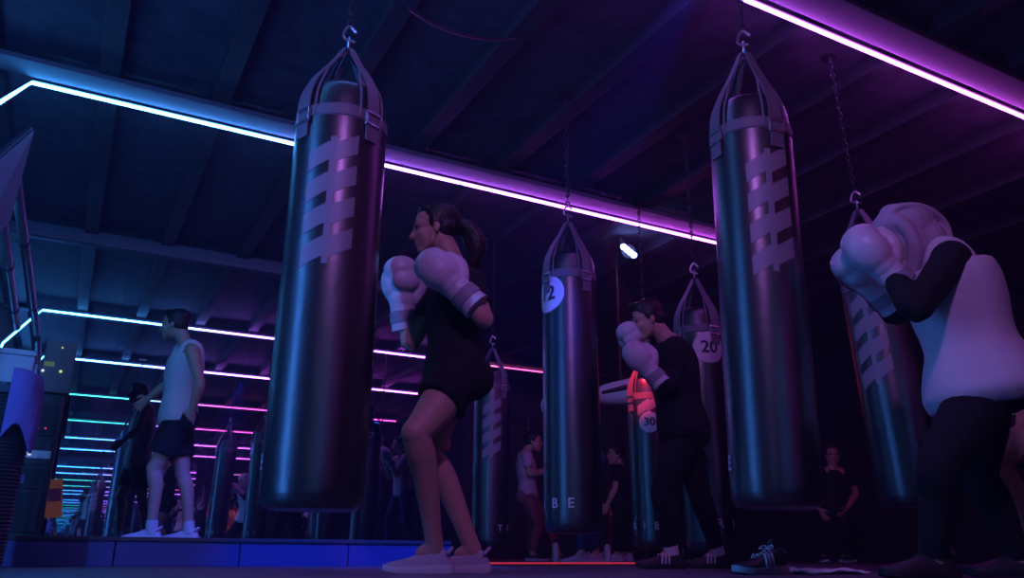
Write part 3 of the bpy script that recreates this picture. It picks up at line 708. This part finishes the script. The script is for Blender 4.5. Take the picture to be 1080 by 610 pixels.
# ribbed bin with a towel and a pale box on top, close to the camera
Db = 3.6
pb = on_h(-8, 500, Db); ztop = on_h(5, 408, Db).z; Rb = on_h(21, 500, Db)-pb; Rb = Rb.length
t = thing('ribbed_bin', 'tall dark ribbed bin at the bottom left corner under a purple towel', 'bin', (pb.x, pb.y, 0))
prof = [(Rb*.8, 0), (Rb*.82, .01)]
n = 44
for k in range(n): zz = .02+(ztop-.06)*k/n; prof += [(Rb*(.84+.12*k/n), zz), (Rb*(.88+.12*k/n), zz+(ztop-.06)/n*.5)]
prof += [(Rb*1.03, ztop-.03), (Rb*1.03, ztop), (Rb*.9, ztop), (Rb*.5, ztop-.002)]
bm = bmesh.new(); lathe(bm, prof, (pb.x, pb.y, 0), 40); link('bin_body', bm, 'metal', t)
bm = bmesh.new(); lathe(bm, [(Rb*1.0, ztop-.05), (Rb*1.07, ztop-.045), (Rb*1.07, ztop-.015), (Rb*1.0, ztop-.01)], (pb.x, pb.y, 0), 40); link('rim', bm, 'beam', t)
# towel: cloth dropped over the rim on its right
bm = bmesh.new(); N = 40; rows = []
hang = [(.40, .06), (.75, .05), (1.02, .025), (1.12, -.03), (1.14, -.10), (1.15, -.17), (1.13, -.22), (1.12, -.26)]
for j, (rf, dz) in enumerate(crom(hang, 3)):
    row = []
    for i in range(N+1):
        an = -1.5+i/N*1.5; w = noise.noise(V((an*2.2, j*.10, 1.3)))*.10+math.sin(an*9)*.035*max(0, (rf-.8)); ln = 1+.5*noise.noise(V((an*1.3, 4, 2)))
        row.append(V((pb.x+math.cos(an)*Rb*(rf+w), pb.y+math.sin(an)*Rb*(rf+w), ztop+.012+(dz*ln if dz < 0 else dz+w*.02))))
    rows.append(row)
vv = [[bm.verts.new(p) for p in r_] for r_ in rows]
for j in range(len(vv)-1):
    for i in range(N): bm.faces.new((vv[j][i], vv[j][i+1], vv[j+1][i+1], vv[j+1][i]))
o = link('towel', bm, 'towel', base=V((pb.x, pb.y, ztop)))
sl = o.modifiers.new('thick', 'SOLIDIFY'); sl.thickness = .008; sl.offset = 1
tag(o, 'crumpled purple towel hanging over the rim of the dark ribbed bin', 'towel')
pq = on_h(10, 385, 4.3); hw = (on_h(32, 385, 4.3)-pq).length; zlo, zhi = on_h(20, 412, 4.3).z, on_h(20, 368, 4.3).z
t = thing('storage_box', 'pale grey plastic box standing behind the purple towel', 'box', (pq.x, pq.y+.1, zlo))
link('box_body', bbox((pq.x-hw, pq.y-.0, zlo), (pq.x+hw, pq.y+.22, zhi-.03), .012), 'plastic', t, smooth=False)
link('lid', bbox((pq.x-hw-.008, pq.y-.008, zhi-.03), (pq.x+hw+.008, pq.y+.228, zhi), .006), 'plastic', t, smooth=False)
t2 = thing('side_table', 'black stand carrying the pale grey plastic box', 'stand', (pq.x, pq.y+.1, 0))
link('table_top', bbox((pq.x-hw-.05, pq.y-.03, zlo-.03), (pq.x+hw+.02, pq.y+.26, zlo), .004), 'metal', t2, smooth=False)
for sx in (-1, 1):
    for sy in (0, 1): bm = bmesh.new(); tube(bm, [V((pq.x+sx*hw*.9, pq.y+.0+.22*sy, 0)), V((pq.x+sx*hw*.9, pq.y+.22*sy, zlo-.03))], .014, 8, 1, False); link('leg', bm, 'metal', t2)
# wall screen, tilted, upper left
A_, B_ = on_x(38, 134, -.62), on_x(-6, 262, -.66)
C1 = on_h(38, 134, 3.9); C2 = on_h(12, 232, 3.9); C3 = on_h(-60, 330, 3.45); C4 = on_h(-26, 190, 3.45)
t = thing('wall_screen', 'blue-lit flat screen tilted from the upper left wall', 'screen', (C1+C2+C3+C4)/4)
nrm = (C2-C1).cross(C4-C1).normalized()
if nrm.x < 0: nrm = -nrm
bm = bmesh.new(); back = nrm*-.05
ring1 = [C1, C2, C3, C4]; quads(bm, [[p_+back for p_ in ring1], [p_-nrm*.004 for p_ in ring1]]); bmesh.ops.bevel(bm, geom=list(bm.edges), offset=.01, segments=2, affect='EDGES'); link('casing', bm, 'alu', t)
cc = (C1+C2+C3+C4)/4; bm = bmesh.new(); quads(bm, [[p_.lerp(cc, .05)-nrm*.003 for p_ in ring1], [p_.lerp(cc, .05)+nrm*.001 for p_ in ring1]]); link('screen_face', bm, 'screen', t, smooth=False)
bm = bmesh.new(); tube(bm, [cc-nrm*.05, V((XL+.05, cc.y-.1, cc.z+.1)), V((XL, cc.y-.1, cc.z+.1))], .022, 8, 2); link('bracket', bm, 'metal', t)
# conduits along the left wall
for k, (pa, ya, pb2, yb2, r_) in enumerate((((16, 185), 4.7, (39, 352), 8.25, .030), ((2, 238), 4.9, (17, 345), 7.6, .034))):
    bm = bmesh.new(); a1, b1 = on_y(*pa, ya), on_y(*pb2, yb2); tube(bm, [a1, b1], r_, 12, 1)
    t = thing('wall_pipe', ('steel pipe running towards the mirror under the tilted screen', 'second steel pipe, nearest the left edge, under the tilted screen')[k], 'pipe', a1)
    link('pipe', bm, 'alu', t)
    for f_ in (.3, .75):
        c1 = a1.lerp(b1, f_); bm = bmesh.new(); tube(bm, [c1, V((XL+.01, c1.y, c1.z))], .010, 8, 1); tube(bm, [c1-V((0, .02, 0)), c1+V((0, .02, 0))], r_+.006, 12, 1, False); link('clamp', bm, 'metal', t)

# ------------------------------------------------------------------ far things
pq = on_h(654, 416, 7.6)
t = thing('wall_unit', 'pale green rounded casing with a dark slot between bag 12 and bag 30', 'air conditioner', pq)
ex = (R0*.96-FH*.25).normalized(); ey = ZUP.cross(ex)
bm = bmesh.new()
secs = [(-.19, .075), (-.16, .095), (0, .115), (.12, .120), (.165, .10), (.185, .06)]
rings = []
for xx, hh in crom(secs, 3):
    rings.append([pq+ex*xx+ey*(.10*math.copysign(abs(math.cos(u))**.6, math.cos(u)))+ZUP*(hh*math.copysign(abs(math.sin(u))**.6, math.sin(u))+.10*(xx+.1)) for u in [2*PI*i/20 for i in range(20)]])
quads(bm, rings); link('casing', bm, 'pale', t)
bm = bmesh.new(); tube(bm, [pq-ex*.15+ZUP*.005-ey*.095, pq+ex*.02+ZUP*.035-ey*.098, pq+ex*.13+ZUP*.06-ey*.095], [.016, .024, .020], 10, 3); link('slot', bm, 'metal', t)
bm = bmesh.new(); tube(bm, [pq+ey*.09, pq+ey*.09+V((0, 0, 2.95-pq.z+.05))], .014, 8, 1); link('bracket', bm, 'metal', t)
# thin frame rack in the far room
a1 = on_h(557, 437, 10.8); b1 = on_h(640, 447, 11.6)
t = thing('frame_rack', 'thin metal frame standing behind the far person by bag 12', 'rack', (a1.x, a1.y, 0))
dpt = (b1-a1); dpt.z = 0; pr = V((-dpt.y, dpt.x, 0)).normalized()*.7
c4 = [a1, V((b1.x, b1.y, a1.z)), V((b1.x, b1.y, a1.z))+pr, a1+pr]
for k in range(4):
    bm = bmesh.new(); tube(bm, [V((c4[k].x, c4[k].y, 0)), c4[k]], .02, 8, 1); link('post', bm, 'beam', t)
    bm = bmesh.new(); tube(bm, [c4[k], c4[(k+1) % 4]], .02, 8, 1); link('rail', bm, 'beam', t)
# bottles on the floor
def bottle(label, px, py, D, h=.22, zf=0.):
    p_ = on_h(px, py, D); p_.z = zf
    t = thing('water_bottle', label, 'bottle', p_); r_ = h*.16
    bm = bmesh.new(); lathe(bm, crom([(r_*.9, 0), (r_, .01), (r_, h*.6), (r_*.9, h*.72), (r_*.5, h*.86)], 3), p_, 20); link('bottle_body', bm, 'bottle', t)
    bm = bmesh.new(); lathe(bm, [(r_*.55, h*.85), (r_*.55, h), (r_*.2, h+.003)], p_, 16); link('cap', bm, 'metal', t)
bottle('white water bottle on the floor below the bag numbered 12', 586, 588, 8.6)
bottle('white water bottle on the floor between the bags numbered 12 and 30', 641, 588, 8.2, .2)
# cloth left on the floor at lower right
pc = on_h(868, 603, 3.55); bm = bmesh.new(); n = 18; vv = []
for j in range(n+1):
    row = []
    for i in range(n+1):
        u, v_ = i/n-.5, j/n-.5
        row.append(bm.verts.new(pc*1+R0*(u*.30)+FH*(v_*.22)+V((0, 0, -pc.z+.010+.018*max(0, noise.noise(V((u*5, v_*6, .7)))+.25)))))
    vv.append(row)
for j in range(n):
    for i in range(n): bm.faces.new((vv[j][i], vv[j][i+1], vv[j+1][i+1], vv[j+1][i]))
o = link('floor_towel', bm, 'white', base=V((pc.x, pc.y, 0))); sl = o.modifiers.new('t', 'SOLIDIFY'); sl.thickness = .008; sl.offset = 1
tag(o, 'small pale towel lying on the floor below the large strapped bag', 'towel')
# striped trainer left on the floor
pc = on_h(814, 605, 3.45)
t = thing('trainer', 'striped trainer on the floor below the large strapped bag', 'shoe', (pc.x, pc.y, 0))
shoe(t, V((pc.x, pc.y, .08)), (R0*-.8-FH*.5), .27, 'bshoe', 'sole', 'letter')

# ------------------------------------------------------------------ lamps of the room and an added violet fill
def spot(name, loc, tgt, col, e, ang=40, r_=.06, blend=.6):
    l = bpy.data.lights.new(name, 'SPOT'); l.color = col; l.energy = e; l.spot_size = math.radians(ang); l.spot_blend = blend; l.shadow_soft_size = r_
    o = bpy.data.objects.new(name, l); COL.objects.link(o); o.location = V(loc); o.rotation_euler = (V(tgt)-V(loc)).to_track_quat('-Z', 'Y').to_euler(); return o
spot('blue_spot', (2.4, 2.4, 2.9), (1.7, 4.95, .08), (.02, .06, 1), 700, 30, .03)
spot('blue_spot_stage', (1.3, 4.2, 2.9), (.66, 6.65, .25), (.03, .08, 1), 330, 15, .03)
spot('red_spot', (3.25, 4.6, 2.5), (4.14, 5.30, .98), (1, .03, .06), 330, 16, .03)
spot('stage_lamp_beam', (4.1, 5.85, 2.75), (3.5, 6.85, 1.42), (.04, .08, 1), 300, 18, .03)
spot('red_spot_far', (5.4, 8.2, 2.9), (5.9, 9.4, .3), (1, .06, .10), 60, 50, .03)
spot('red_spot_side', (5.2, 1.2, 2.2), (3.78, 2.2, .55), (1, .10, .12), 50, 20, .03)

spot('violet_fill', (.2, -.2, 2.9), (2.1, 3.1, .9), (.58, .18, 1), 125, 66, .10)  # added fill behind the camera, brightens the boxers
w = bpy.data.worlds.new('world'); SC.world = w; w.use_nodes = True
w.node_tree.nodes['Background'].inputs[0].default_value = (.01, .004, .03, 1)
vs = SC.view_settings; vs.view_transform = 'Standard'; vs.look = 'None'; vs.exposure = 0; vs.gamma = 1; vs.use_curve_mapping = False
nt = w.node_tree; vsn = nt.nodes.new('ShaderNodeVolumeScatter'); vsn.inputs['Density'].default_value = .0068; vsn.inputs['Color'].default_value = (.62, .46, 1, 1)
nt.links.new(vsn.outputs[0], nt.nodes['World Output'].inputs['Volume'])
cy = SC.cycles; cy.volume_bounces = 0
cy.use_denoising = True; cy.max_bounces = 14; cy.glossy_bounces = 12; cy.diffuse_bounces = 3; cy.caustics_reflective = False; cy.sample_clamp_indirect = 3
